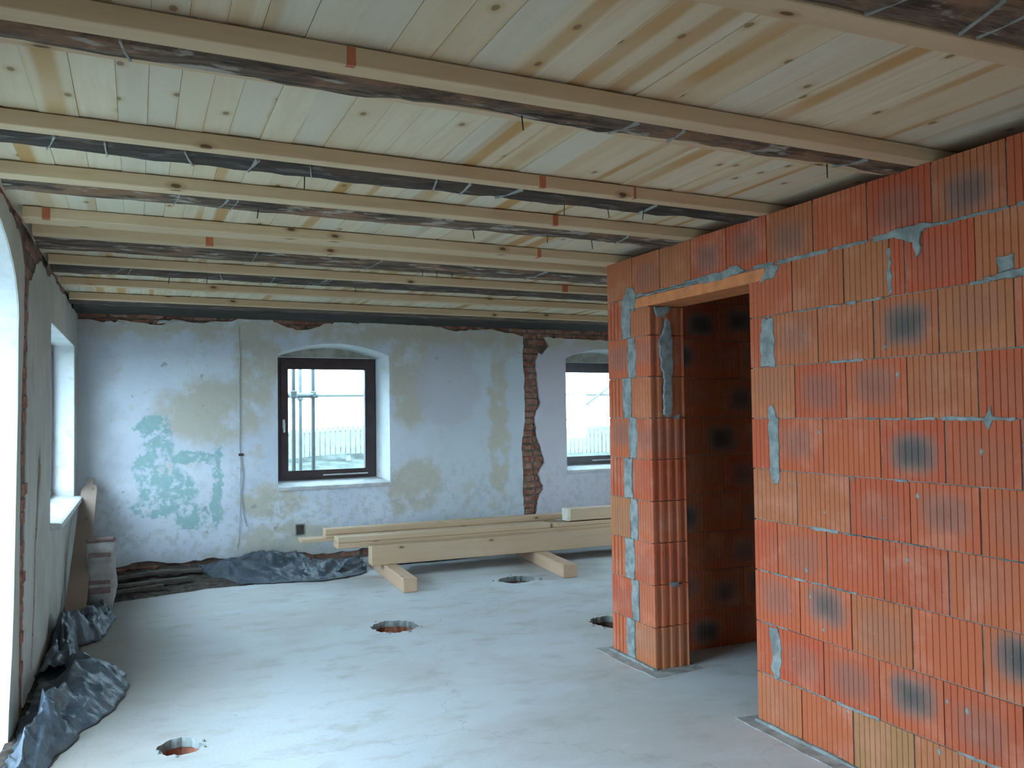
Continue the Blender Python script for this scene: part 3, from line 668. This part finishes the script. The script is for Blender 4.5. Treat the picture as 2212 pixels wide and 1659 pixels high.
# mortar: strips, squeezed beds and smears standing proud of the face
def smear(pts, seed, y0=-.006, name='mortar_smear', amp=.006, step=.02, parent=None):
    p2 = jag([(-y, z) for y, z in pts], amp, step, seed, True)
    bm = bmesh.new()
    me = slab_me(name, p2, [], y0, .004)
    bm.from_mesh(me); es = [e for e in bm.edges if len(e.link_faces) == 2 and e.calc_face_angle(0) > .8 and all(abs(v.co.y-y0) < 1e-6 for v in e.verts)]
    try: bmesh.ops.bevel(bm, geom=es, offset=.0025, segments=1, affect='EDGES')
    except Exception: pass
    bm.to_mesh(me); bm.free()
    return link(name, me, MMORT, parent or wall_block)
for c_ in range(1, 10):
    z0, z1 = (c_-1)*.25, c_*.25
    if c_ % 2: smear([(4.672, z0), (4.578, z0), (4.572+rnd.uniform(-.01, .02), (z0+z1)/2), (4.578, z1), (4.675, z1), (4.68, (z0+z1)/2)], 100+c_, -.004)
    else: smear([(4.603, z0), (4.528, z0), (4.52+rnd.uniform(-.015, .01), (z0+z1)/2), (4.528, z1), (4.606, z1), (4.61, (z0+z1)/2)], 100+c_, -.004)
smear([(4.66, 2.24), (4.52, 2.16), (4.50, 2.27), (4.54, 2.31), (4.60, 2.32), (4.63, 2.27)], 1)
smear([(3.345, 1.99), (3.262, 1.985), (3.258, 1.75), (3.355, 1.752), (3.36, 1.85)], 2)
smear([(3.315, 1.55), (3.285, 1.57), (3.245, 1.50), (3.243, 1.25), (3.256, 1.19), (3.285, 1.18), (3.312, 1.25), (3.31, 1.40)], 3)
smear([(3.345, .49), (3.282, .49), (3.255, .40), (3.275, .26), (3.31, .24), (3.335, .30), (3.32, .36)], 4)
smear([(2.56, 2.262), (2.40, 2.27), (2.33, 2.255), (2.40, 2.235), (2.412, 2.15), (2.428, 2.135), (2.44, 2.20), (2.48, 2.215), (2.54, 2.245)], 5, -.010)
smear([(2.14, 2.01), (1.94, 2.03), (1.94, 2.00), (2.10, 1.995)], 6, -.012); smear([(2.085, 2.08), (2.02, 2.085), (2.02, 2.03), (2.08, 2.02)], 7, -.006)
smear([(4.50, 2.258), (4.0, 2.262), (3.70, 2.275), (3.52, 2.285), (3.47, 2.25), (3.62, 2.235), (4.0, 2.243), (4.50, 2.243)], 8, -.006, step=.04, amp=.010)
smear([(3.36, 2.17), (3.25, 2.185), (3.21, 2.235), (3.30, 2.25), (3.33, 2.20)], 9, -.008)
smear([(2.575, 2.20), (2.556, 2.20), (2.553, 2.02), (2.575, 2.0)], 10, -.002)
smear([(2.16, 1.49), (2.13, 1.55), (2.12, 1.50), (2.14, 1.46)], 12, -.005, amp=.003)
for c_ in range(1, 10):    # irregular squeezed-out bed joints
    y = 3.40
    while y > 1.2:
        ln = rnd.uniform(.05, .35)
        if rnd.random() < (.95 if c_ == 9 else .42):
            t = rnd.uniform(.003, .008) if c_ != 9 else rnd.uniform(.007, .016)
            smear([(y, c_*.25+t), (y-ln, c_*.25+t*.8), (y-ln, c_*.25-t), (y, c_*.25-t)], rnd.randrange(9999), -.003, 'mortar_bed', .003, .02)
        y -= ln+.03
# small dabs
for i in range(26):
    y = rnd.uniform(1.9, 3.4); z = rnd.uniform(.1, 2.4); s_ = rnd.uniform(.004, .012)
    smear([(y-s_, z), (y, z-s_*1.6), (y+s_, z), (y, z+s_*1.6)], i, -.002, 'mortar_dab', .002, .01)
# long smear and splashes on the ribbed jamb (faces the doorway)
MJ = Matrix.Translation((BX, DY1, 0))
def jamb_smear(pts, seed, y0):
    p2 = jag(pts, .006, .02, seed, True); me = slab_me('mortar_smear', p2, [], y0, .016); link('mortar_smear', me, MMORT, wall_block, mw=MBW.inverted() @ MJ)
jamb_smear([(.065, 1.98), (.09, 2.02), (.115, 2.10), (.135, 2.08), (.15, 1.96), (.142, 1.70), (.135, 1.52), (.115, 1.505), (.085, 1.52), (.09, 1.75), (.06, 1.88)], 3, -.012)
jamb_smear([(.03, 2.172), (.15, 2.176), (.13, 2.14), (.09, 2.11), (.05, 2.12)], 4, -.006)
jamb_smear([(.17, 1.515), (.20, 1.52), (.19, 1.49), (.16, 1.495)], 5, -.006); jamb_smear([(.10, .505), (.17, .512), (.165, .48), (.13, .485)], 6, -.005)
# return wall of the small room, seen dark through the doorway
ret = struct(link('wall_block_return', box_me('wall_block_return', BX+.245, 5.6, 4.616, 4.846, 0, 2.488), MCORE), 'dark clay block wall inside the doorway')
RB = block_me(.306); 
rnd = random.Random(8)
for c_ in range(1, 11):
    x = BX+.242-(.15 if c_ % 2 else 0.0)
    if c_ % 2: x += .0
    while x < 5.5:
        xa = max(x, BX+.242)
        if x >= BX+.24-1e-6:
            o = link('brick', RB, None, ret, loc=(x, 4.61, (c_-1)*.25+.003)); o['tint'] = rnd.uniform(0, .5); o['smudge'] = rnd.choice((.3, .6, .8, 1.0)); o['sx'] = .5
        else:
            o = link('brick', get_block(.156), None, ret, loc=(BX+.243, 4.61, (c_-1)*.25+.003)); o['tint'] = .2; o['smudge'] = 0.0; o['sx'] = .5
        x += .3135
struct(link('wall_block_end', box_me('wall_block_end', 5.35, 5.59, -1.4, 4.60, 0, 2.49), m_plain('bounce_cut_clay', (.16, .09, .065), .9, .2, 8)), 'hidden end wall of the block room')  # unseen wall, coloured dark to cut bounced light in the doorway
struct(link('wall_block_rear', box_me('wall_block_rear', BX+.245, 5.34, -1.4, -1.16, 0, 2.49), MCORE), 'hidden rear wall of the block room')
# bitumen felt and mortar bed under the blocks
def felt(outline, label, z=.0035):
    me = slab_me('felt_strip', outline, [], 0, .004)
    me.transform(Matrix(((1, 0, 0, 0), (0, 0, 1, 0), (0, -1, 0, 0), (0, 0, 0, 1)))); me.transform(Matrix.Translation((0, 0, z)))
    return me
fm = felt(jag([(2.735, 4.93), (2.725, 4.62), (2.745, 4.235), (3.10, 4.262), (3.115, 4.35), (3.08, 4.93)], .006, .05, 5, True), '')
o = link('felt_strip', fm, MFELT); tag(o, 'dark bitumen felt strip under the pillar by the doorway', 'felt strip', 'damp proof felt under the block wall')
fm = felt(jag([(2.745, 3.52), (2.735, 3.0), (2.745, 2.2), (2.74, 1.2), (2.74, -1.2), (3.06, -1.2), (3.06, 3.49)], .005, .06, 6, True), '')
o = link('felt_strip', fm, MFELT); tag(o, 'dark bitumen felt strip along the foot of the main block wall', 'felt strip', 'damp proof felt under the block wall')
smear([(4.86, .0), (DY1-.005, .0), (DY1-.005, .014), (4.6, .02), (4.86, .015)], 51, -.022, 'mortar_bed', .004, .04)
smear([(DY0+.005, .0), (-1.1, .0), (-1.1, .014), (1.5, .02), (2.5, .013), (DY0+.005, .018)], 52, -.018, 'mortar_bed', .004, .05)

# ------------------------------------------------------------------ timber stack in front of the far wall
def timber(name, x0, x1, y0, y1, z0, z1, label, cat='timber', group='stacked building timber', rz=0.0, mat=None, bev=.006, ry=0.0):
    me = box_me(name, 0, x1-x0, 0, y1-y0, 0, z1-z0, bev)
    o = link(name, me, mat or MSTACK, loc=(x0, y0, z0)); o.rotation_euler = (0, ry, rz); tag(o, label, cat, group); return o
me = box_me('bearer_block', 0, .13, 0, 1.45, 0, .123, .008)
o = link('bearer_block', me, MJOISTY, loc=(2.10, 7.17, .0005)); o.rotation_euler = (0, 0, -.045); tag(o, 'square timber bearer under the left end of the stack', 'timber', 'bearers under the timber stack')
me = box_me('bearer_block', 0, .145, 0, 1.45, 0, .123, .008)
o = link('bearer_block', me, MJOISTY, loc=(3.62, 7.12, .0005)); o.rotation_euler = (0, 0, -.10); tag(o, 'square timber bearer under the stack nearer the block pillar', 'timber', 'bearers under the timber stack')
Z0 = .1245
timber('timber_beam', 2.01, 6.2, 7.895, 8.02, Z0, .302, 'thick spruce beam lying at the front of the stack', 'beam')
timber('timber_beam', 2.45, 6.3, 8.03, 8.16, Z0, .279, 'second spruce beam hidden behind the front beam of the stack', 'beam')
timber('timber_beam', 2.40, 6.3, 8.18, 8.34, Z0, .279, 'third spruce beam under the planks of the stack', 'beam')
timber('timber_beam', 2.46, 6.3, 8.37, 8.49, Z0, .279, 'rearmost spruce beam under the planks of the stack', 'beam')
timber('timber_plank', 1.725, 5.6, 8.045, 8.235, .280, .333, 'lower pale plank directly behind the front beam', 'plank')
timber('timber_plank', 1.730, 3.96, 8.05, 8.235, .334, .387, 'upper pale plank ending short, lying on the lower plank', 'plank')
timber('timber_plank', 3.99, 6.0, 8.05, 8.24, .334, .376, 'pale plank butting on behind the shorter upper plank', 'plank')
timber('timber_plank', 1.43, 4.2, 8.26, 8.44, .330, .362, 'thin rear plank with white end reaching furthest left', 'plank', rz=.0, bev=.003)
timber('timber_plank', 2.3, 6.0, 8.25, 8.47, .280, .329, 'support plank low in the rear of the stack', 'plank')
timber('timber_plank', 1.655, 4.26, 8.26, 8.40, .389, .445, 'narrow yellowish batten lying along the top of the stack', 'batten', rz=.0)
timber('timber_plank', 1.66, 4.12, 8.255, 8.43, .363, .388, 'thin board beneath the top batten of the stack', 'plank', bev=.003)
o = timber('timber_beam', 4.17, 6.3, 8.07, 8.20, .389, .515, 'short thick beam on top of the stack with white painted end', 'beam')
link('painted_end', box_me('painted_end', -.003, .035, -.0015, .1315, -.001, .1275, .004), m_plain('pale_sawn_end', (.78, .72, .60), .8, .1, 20), o)
timber('white_offcut', 3.56, 3.72, 8.60, 8.66, .0, .42, 'small white strip standing behind the timber stack', 'offcut', mat=MWHITE, group='loose offcuts', bev=.003)

# ------------------------------------------------------------------ left corner: leaning plank, sack, sheeting, debris
bm = bmesh.new()
prof = [(-.073, 0), (.073, 0), (.062, 1.80), (.055, 1.865), (.028, 1.88), (.028, 1.985), (-.028, 1.99), (-.030, 1.89), (-.066, 1.80)]
A = [bm.verts.new((x, 0, z)) for x, z in prof]; B = [bm.verts.new((x, .03, z)) for x, z in prof]
bm.faces.new(A); bm.faces.new(B[::-1])
for i in range(len(prof)): bm.faces.new((A[i], A[(i+1) % len(prof)], B[(i+1) % len(prof)], B[i]))
pl = link('leaning_plank', finish(bm, 'leaning_plank'), MPLANK, loc=(-.430, 7.09, .004))
b0 = Vector((-.430, 7.09, 0)); b1 = Vector((-.393, 8.78, .962)); pl.rotation_euler = (b1-b0).to_track_quat('Z', 'Y').to_euler()
ax = (b1-b0).normalized(); xx = Vector((1, 0, 0)); xx = (xx-ax*xx.dot(ax)).normalized(); yy = ax.cross(xx)
pl.matrix_basis = Matrix.Translation((-.430, 7.09, .004)) @ Matrix((xx, yy, ax)).transposed().to_4x4()
tag(pl, 'dusty brown plank leaning up to the left window sill corner', 'plank')
# upright dusty sack
def sack():
    bm = bmesh.new(); rows = 16; seg = 20; rings = []
    for i in range(rows+1):
        t = i/rows; z = .56*t
        a = .098+.014*math.sin(t*3.0)-.008*math.sin(t*11+1); b = .075+.012*math.sin(t*3.1)
        if t > .86: b *= 1-(t-.86)/.14*.78; a *= 1+(t-.86)*.25
        if t < .08: a *= .9+t; b *= .9+t
        ring = []
        for j in range(seg):
            th = 2*PI*j/seg; c, s_ = math.cos(th), math.sin(th)
            x = a*math.copysign(abs(c)**.6, c); y = b*math.copysign(abs(s_)**.6, s_); q = fbm((x*14+3, y*14, z*11), 3)*.010
            ring.append(bm.verts.new((x*(1+q*6), y*(1+q*6), z+q*.6)))
        rings.append(ring)
    for a, b in zip(rings, rings[1:]):
        for j in range(seg): bm.faces.new((a[j], a[(j+1) % seg], b[(j+1) % seg], b[j]))
    bm.faces.new(rings[0][::-1]); bm.faces.new(rings[-1])
    return finish(bm, 'sack')
root = empty('paper_sack', (-.262, 7.70, .001)); tag(root, 'dusty upright paper sack with brown printed bands beside the leaning plank', 'sack')
link('sack_body', sack(), MSACK, root, smooth=True)
for z0, z1 in ((.14, .19), (.215, .245), (.43, .465)):
    link('printed_band', box_me('printed_band', -.09, .07, -.094, -.080, z0, z1, .005), MSACKB, root)
link('folded_top', box_me('folded_top', -.112, .10, -.035, .03, .535, .575, .012), MSACKB, root)

def sheet(name, pts, label, seed, m=34, n=130, amp=.05, crump=.02, prof=None, thick=.004, z_in=.03):
    """crumpled membrane: pts = list of (inner xy, outer xy, height)"""
    bm = bmesh.new(); rows = []
    for i in range(n+1):
        t = i/n*(len(pts)-1); k = min(int(t), len(pts)-2); f = t-k; f = f*f*(3-2*f)
        a = Vector(pts[k][0]).lerp(Vector(pts[k+1][0]), f); b = Vector(pts[k][1]).lerp(Vector(pts[k+1][1]), f); h = pts[k][2]*(1-f)+pts[k+1][2]*f
        row = []
        for j in range(m+1):
            s_ = j/m; p = a.lerp(b, s_)
            hump = h*math.sin(PI*s_)**.8 if prof is None else h*prof(s_)
            w1 = fbm((p.x*4+seed, p.y*4, seed*.7), 3); tt = i/n*(len(pts)-1)
            w2 = (1-abs(noise.noise(Vector((s_*4.2+tt*.8, tt*.9+seed, 2.2)))*2))*.65+(1-abs(noise.noise(Vector((s_*3+tt*2.3, tt*1.7-s_*4+seed, 5.2)))*2))*.35; w3 = fbm((p.x*22, p.y*22, seed), 2)
            z = hump*(1+.5*w1)+amp*w2*math.sin(PI*min(1, s_*1.05+.02))**.5+crump*.35*w3
            q = Vector((p.x+crump*fbm((p.x*6, p.y*6, 8+seed), 3), p.y+crump*fbm((p.x*6, p.y*6, 3-seed), 3), max(z, 0)+.006+z_in*(1-s_)**3))
            row.append(bm.verts.new(q))
        rows.append(row)
    for a, b in zip(rows, rows[1:]):
        for j in range(m): bm.faces.new((a[j], a[j+1], b[j+1], b[j]))
    me = finish(bm, name)
    o = link(name, me, MMEM, smooth=True); md = o.modifiers.new('thickness', 'SOLIDIFY'); md.thickness = thick; md.offset = 1
    tag(o, label, 'plastic sheet', 'crumpled membrane sheets along the walls'); return o
sheet('membrane_sheet', [((-.52, 4.15), (-.41, 4.15), .04), ((-.52, 4.40), (-.345, 4.40), .10), ((-.52, 4.72), (-.255, 4.70), .14), ((-.52, 5.05), (-.11, 5.02), .17), ((-.51, 5.35), (-.04, 5.35), .18), ((-.50, 5.62), (-.05, 5.66), .15), ((-.50, 5.88), (-.16, 5.86), .04)],
      'large crumpled dark blue membrane fold on the floor at the bottom left', 2, amp=.045, crump=.03, prof=lambda q: (.10+.90*max(0, min(1, (q-.20)/.24))**1.5) if q < .44 else ((1-q)/.56)**.85)
sheet('membrane_sheet', [((-.53, 5.6), (-.33, 5.72), .06), ((-.52, 6.1), (-.34, 6.15), .10), ((-.52, 6.45), (-.36, 6.5), .15), ((-.52, 6.75), (-.24, 6.62), .13), ((-.50, 6.98), (-.20, 6.80), .08), ((-.32, 7.30), (-.17, 7.10), .07), ((-.32, 7.56), (-.16, 7.45), .05)],
      'bunched dark membrane around the foot of the leaning plank', 5, amp=.07, crump=.03)
def fy(x): return 9.02+.067*x
pf = lambda s_: max(0, math.sin(PI*min(1, s_*1.25)))**.9
sheet('membrane_sheet', [((.55, fy(.55)-.08), (.60, 8.45), .05), ((.85, fy(.8)-.07), (.75, 8.22), .12), ((1.1, fy(1.1)-.06), (1.15, 8.12), .16), ((1.45, fy(1.4)-.08), (1.40, 8.06), .12), ((1.60, fy(1.6)-.35), (1.58, 8.0), .05), ((1.8, fy(1.8)-.35), (1.80, 8.06), .06), ((2.08, fy(2.0)-.3), (2.08, 8.25), .05)],
      'blue grey membrane sheet lying along the far wall left of the timber stack', 9, amp=.05, crump=.03, prof=pf)
sheet('membrane_sheet', [((2.32, 8.9), (2.30, 8.55), .03), ((2.9, 8.95), (2.9, 8.52), .05), ((3.5, 9.05), (3.45, 8.6), .06)],
      'strip of dark membrane on the floor behind the timber stack', 12, amp=.04, crump=.02)
sheet('membrane_sheet', [((3.95, 9.1), (3.95, 8.6), .05), ((4.6, 9.15), (4.6, 8.62), .06), ((5.5, 9.2), (5.5, 8.65), .05)],
      'strip of dark membrane behind the stack nearest the block pillar', 15, amp=.05, crump=.02)
# dirty debris boards in the far left corner
rnd = random.Random(4)
DEB = [(-.10, 8.55, .75, .10, .25), (.12, 8.30, .62, .08, .10), (-.05, 8.10, .55, .06, .32), (.32, 8.62, .50, .09, -.12)]
LB = ['dirty dark board lying furthest into the left corner', 'dirty dark board end beside the blue membrane sheet', 'thin dirty lath nearest the viewer in the corner debris', 'dirty dark board against the wall foot in the corner debris']
for i, (x, y, L, wd, rz) in enumerate(DEB):
    me = box_me('debris_board', -L/2, L/2, -wd/2, wd/2, 0, .028, .004); o = link('debris_board', me, m_plain('dirty_board_%d' % i, (.09, .075, .062), .9, .3, 10), loc=(x, y, (.085, .06, .045, .09)[i])); o.rotation_euler = (rnd.uniform(-.04, .04), rnd.uniform(-.03, .03), rz)
    tag(o, LB[i], 'debris board', 'dirty boards in the far left corner')
bm = bmesh.new()
n = 40; m_ = 14; rows = []
for i in range(n+1):
    x = -.52+i/n*1.5; row = []
    for j in range(m_+1):
        s_ = j/m_; yo = 7.93+.25*max(0, min(1, (x+.2)/.8))+.03*fbm((x*6, 1, 1), 3); y = fy(x)-.02+(yo-fy(x))*s_
        z = .085*(1-s_)**.7*(1+.5*fbm((x*5, y*5, 3), 4))+.014*fbm((x*20, y*20, 7), 3); z *= 1 if i < n-6 else (n-i)/6
        row.append(bm.verts.new((x, y, max(.0, z)+.003*(1-s_)+.001)))
    rows.append(row)
for a, b in zip(rows, rows[1:]):
    for j in range(m_): bm.faces.new((a[j], a[j+1], b[j+1], b[j]))
o = link('rubble_heap', finish(bm, 'rubble_heap'), m_plain('corner_dirt', (.075, .062, .052), .95, .45, 14, .1, .9)); tag(o, 'dark dirt and crumbs swept against the far wall foot', 'dirt', kind='stuff')

bm = bmesh.new(); rows = []  # low dark strip, tapering away from the left wall
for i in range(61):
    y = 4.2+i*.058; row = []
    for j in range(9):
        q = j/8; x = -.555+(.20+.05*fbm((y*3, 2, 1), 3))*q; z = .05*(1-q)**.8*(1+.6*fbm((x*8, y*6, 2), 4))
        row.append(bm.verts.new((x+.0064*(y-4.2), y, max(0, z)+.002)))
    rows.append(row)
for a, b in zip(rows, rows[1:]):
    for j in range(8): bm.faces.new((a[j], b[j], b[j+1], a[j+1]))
o = link('dark_strip', finish(bm, 'dark_strip'), m_plain('wall_foot_dark', (.085, .068, .055), .95, .45, 14, .1, .9)); tag(o, 'dark strip along the foot of the left wall', 'dirt', kind='stuff')

# cable hanging on the far wall
def cable(pts, r=.004):
    bm = bmesh.new(); rings = []
    for p in pts: rings.append([bm.verts.new((p[0]+r*math.cos(2*PI*j/6), p[1]+r*math.sin(2*PI*j/6), p[2])) for j in range(6)])
    for a, b in zip(rings, rings[1:]):
        for j in range(6): bm.faces.new((a[j], a[(j+1) % 6], b[(j+1) % 6], b[j]))
    return finish(bm, 'cable_run')
root = empty('wall_cable'); root.matrix_basis = MFW; tag(root, 'thin grey cable hanging down the far wall left of the window', 'cable')
pts = [(.955+.012*fbm((z*2, 0, 1), 2), -.042, z) for z in [2.46-.06*i for i in range(22)]]+[(.965, -.042, 1.12), (.985, -.044, .95), (.965, -.044, .75), (.985, -.044, .55), (1.02, -.042, .42)]
link('cable_run', cable(pts), MCABLE, root)
link('cable_run', cable([(.958, -.042, 1.15), (.96, -.043, .9), (.955, -.043, .6), (.945, -.043, .35), (.93, -.042, .20)], .003), MCABLE, root)
link('cable_clip', box_me('cable_clip', .94, .985, -.056, -.034, 1.14, 1.165, .004), MDIRT, root)
# dark box socket remains low on the far wall
root = empty('wall_box'); root.matrix_basis = MFW; tag(root, 'small dark knocked out socket recess low on the far wall', 'socket')
link('recess_back', box_me('recess_back', 1.52, 1.60, -.038, -.034, .30, .40, .001), MDIRT, root); link('recess_ring', frame_me('recess_ring', 1.51, 1.61, .29, .41, .012, -.041, -.034, .002), MMORT, root)

# ------------------------------------------------------------------ outdoors
g = slab_me('ground_outdoors', [(-40, -30), (45, -30), (45, 70), (-40, 70)], [], 0, .1)
g.transform(Matrix(((1, 0, 0, 0), (0, 0, 1, 0), (0, -1, 0, -.25), (0, 0, 0, 1))))
struct(link('ground_outdoors', g, MGRASS), 'pale grassy ground outside')
sc = empty('scaffold', (2.0, 11.0, -.25)); tag(sc, 'galvanised tube scaffold standing outside the far windows', 'scaffold')
def pole(name, a, b, r=.024): return link(name, tube_me(name, Vector(a)-Vector((2.0, 11.0, -.25)), Vector(b)-Vector((2.0, 11.0, -.25)), r), MSTEEL, sc)
for (x, y) in ((2.00, 10.7), (2.05, 11.9), (1.72, 10.45), (7.6, 10.7), (7.6, 11.9)):
    s_ = pole('standard', (x, y, -.25), (x, y, 5.5)); 
    bm = bmesh.new(); add_box(bm, x-2.0-.075, x-2.0+.075, y-11.0-.075, y-11.0+.075, 0, .008); link('base_plate', finish(bm, 'base_plate'), MSTEEL, s_)
    link('coupler', box_me('coupler', x-2.0-.04, x-2.0+.04, y-11.0-.04, y-11.0+.04, 2.0, 2.09, .01), MSTEEL, s_)
pole('ledger', (1.5, 11.94, 1.815), (9.2, 11.94, 1.815), .020); pole('transom', (2.0, 10.6, 1.79), (2.0, 12.0, 1.80)); pole('ledger', (.8, 10.42, 1.79), (2.05, 10.66, 1.785), .030)
pole('brace', (5.3, 11.9, .86), (8.6, 11.9, 3.05), .022)
fe = empty('picket_fence', (0, 21, 0)); tag(fe, 'pale picket fence seen through the far windows', 'fence')
pm = box_me('picket', -.048, .048, -.012, .012, 0, .70, 0); bm = bmesh.new()
prof = [(-.048, 0), (.048, 0), (.048, .64), (.028, .685), (0, .70), (-.028, .685), (-.048, .64)]
A = [bm.verts.new((x, -.012, z)) for x, z in prof]; B = [bm.verts.new((x, .012, z)) for x, z in prof]; bm.faces.new(A); bm.faces.new(B[::-1])
for i in range(7): bm.faces.new((A[i], A[(i+1) % 7], B[(i+1) % 7], B[i]))
pm = finish(bm, 'picket'); pm.materials.append(MFENCE)
def fz(x): return .50+.10*math.sin((x-3.2)*.9) if x < 8 else .34+.05*math.sin(x*.8)
x = 2.4
while x < 14.5:
    link('picket', pm, None, fe, loc=(x, 0, fz(x)-.02)); x += .125
for (dz, h_) in ((.10, .06), (.52, .05)):
    bm = bmesh.new(); prev = None
    for i in range(49):
        x = 2.3+i*.255; z = fz(x)+dz; cur = [bm.verts.new(c) for c in ((x, .015, z), (x, .05, z), (x, .05, z+h_), (x, .015, z+h_))]
        if prev:
            for k in range(4): bm.faces.new((prev[k], prev[(k+1) % 4], cur[(k+1) % 4], cur[k]))
        prev = cur
    link('rail', finish(bm, 'rail'), MFENCE, fe)
for i in range(6): link('post', box_me('post', -.05, .05, .05, .15, -.3, 1.05+.1*(i % 2), .01), MFENCE, fe, loc=(2.4+i*2.4, 0, 0))
# row of pale edging stones and a bank below the fence
bk = bmesh.new(); rows = []
for i in range(30):
    x = .5+i*.55; row = [bk.verts.new((x, y, z+.04*fbm((x, y, 1), 3))) for y, z in ((17, -.25), (18.6, -.05), (19.8, .20), (20.6, .36), (21.4, .42), (22.2, 1.0+.1*math.sin(x*.5)), (26, 1.02), (26, -.3))]; rows.append(row)
for a, b in zip(rows, rows[1:]):
    for j in range(7): bk.faces.new((a[j], a[j+1], b[j+1], b[j]))
struct(link('garden_bank', finish(bk, 'garden_bank'), MGRASS, smooth=True), 'grassy bank below the fence')
rnd = random.Random(2)
bm = bmesh.new(); bmesh.ops.create_icosphere(bm, subdivisions=2, radius=.5)
for v in bm.verts: v.co *= 1+.18*fbm(v.co*2.5, 2)
sm_ = finish(bm, 'edging_stone'); sm_.materials.append(MSTONE)
for i in range(22):
    x = 2.9+i*.155 if i < 13 else 8.6+(i-13)*.19
    o = link('edging_stone', sm_, None, loc=(x, 19.4, .15)); o.scale = (.14, .12, .17+.04*rnd.random()); o.rotation_euler = (0, 0, rnd.uniform(0, 6))
    tag(o, 'pale edging stone in the row below the picket fence', 'stone', 'edging stones outside the far windows')
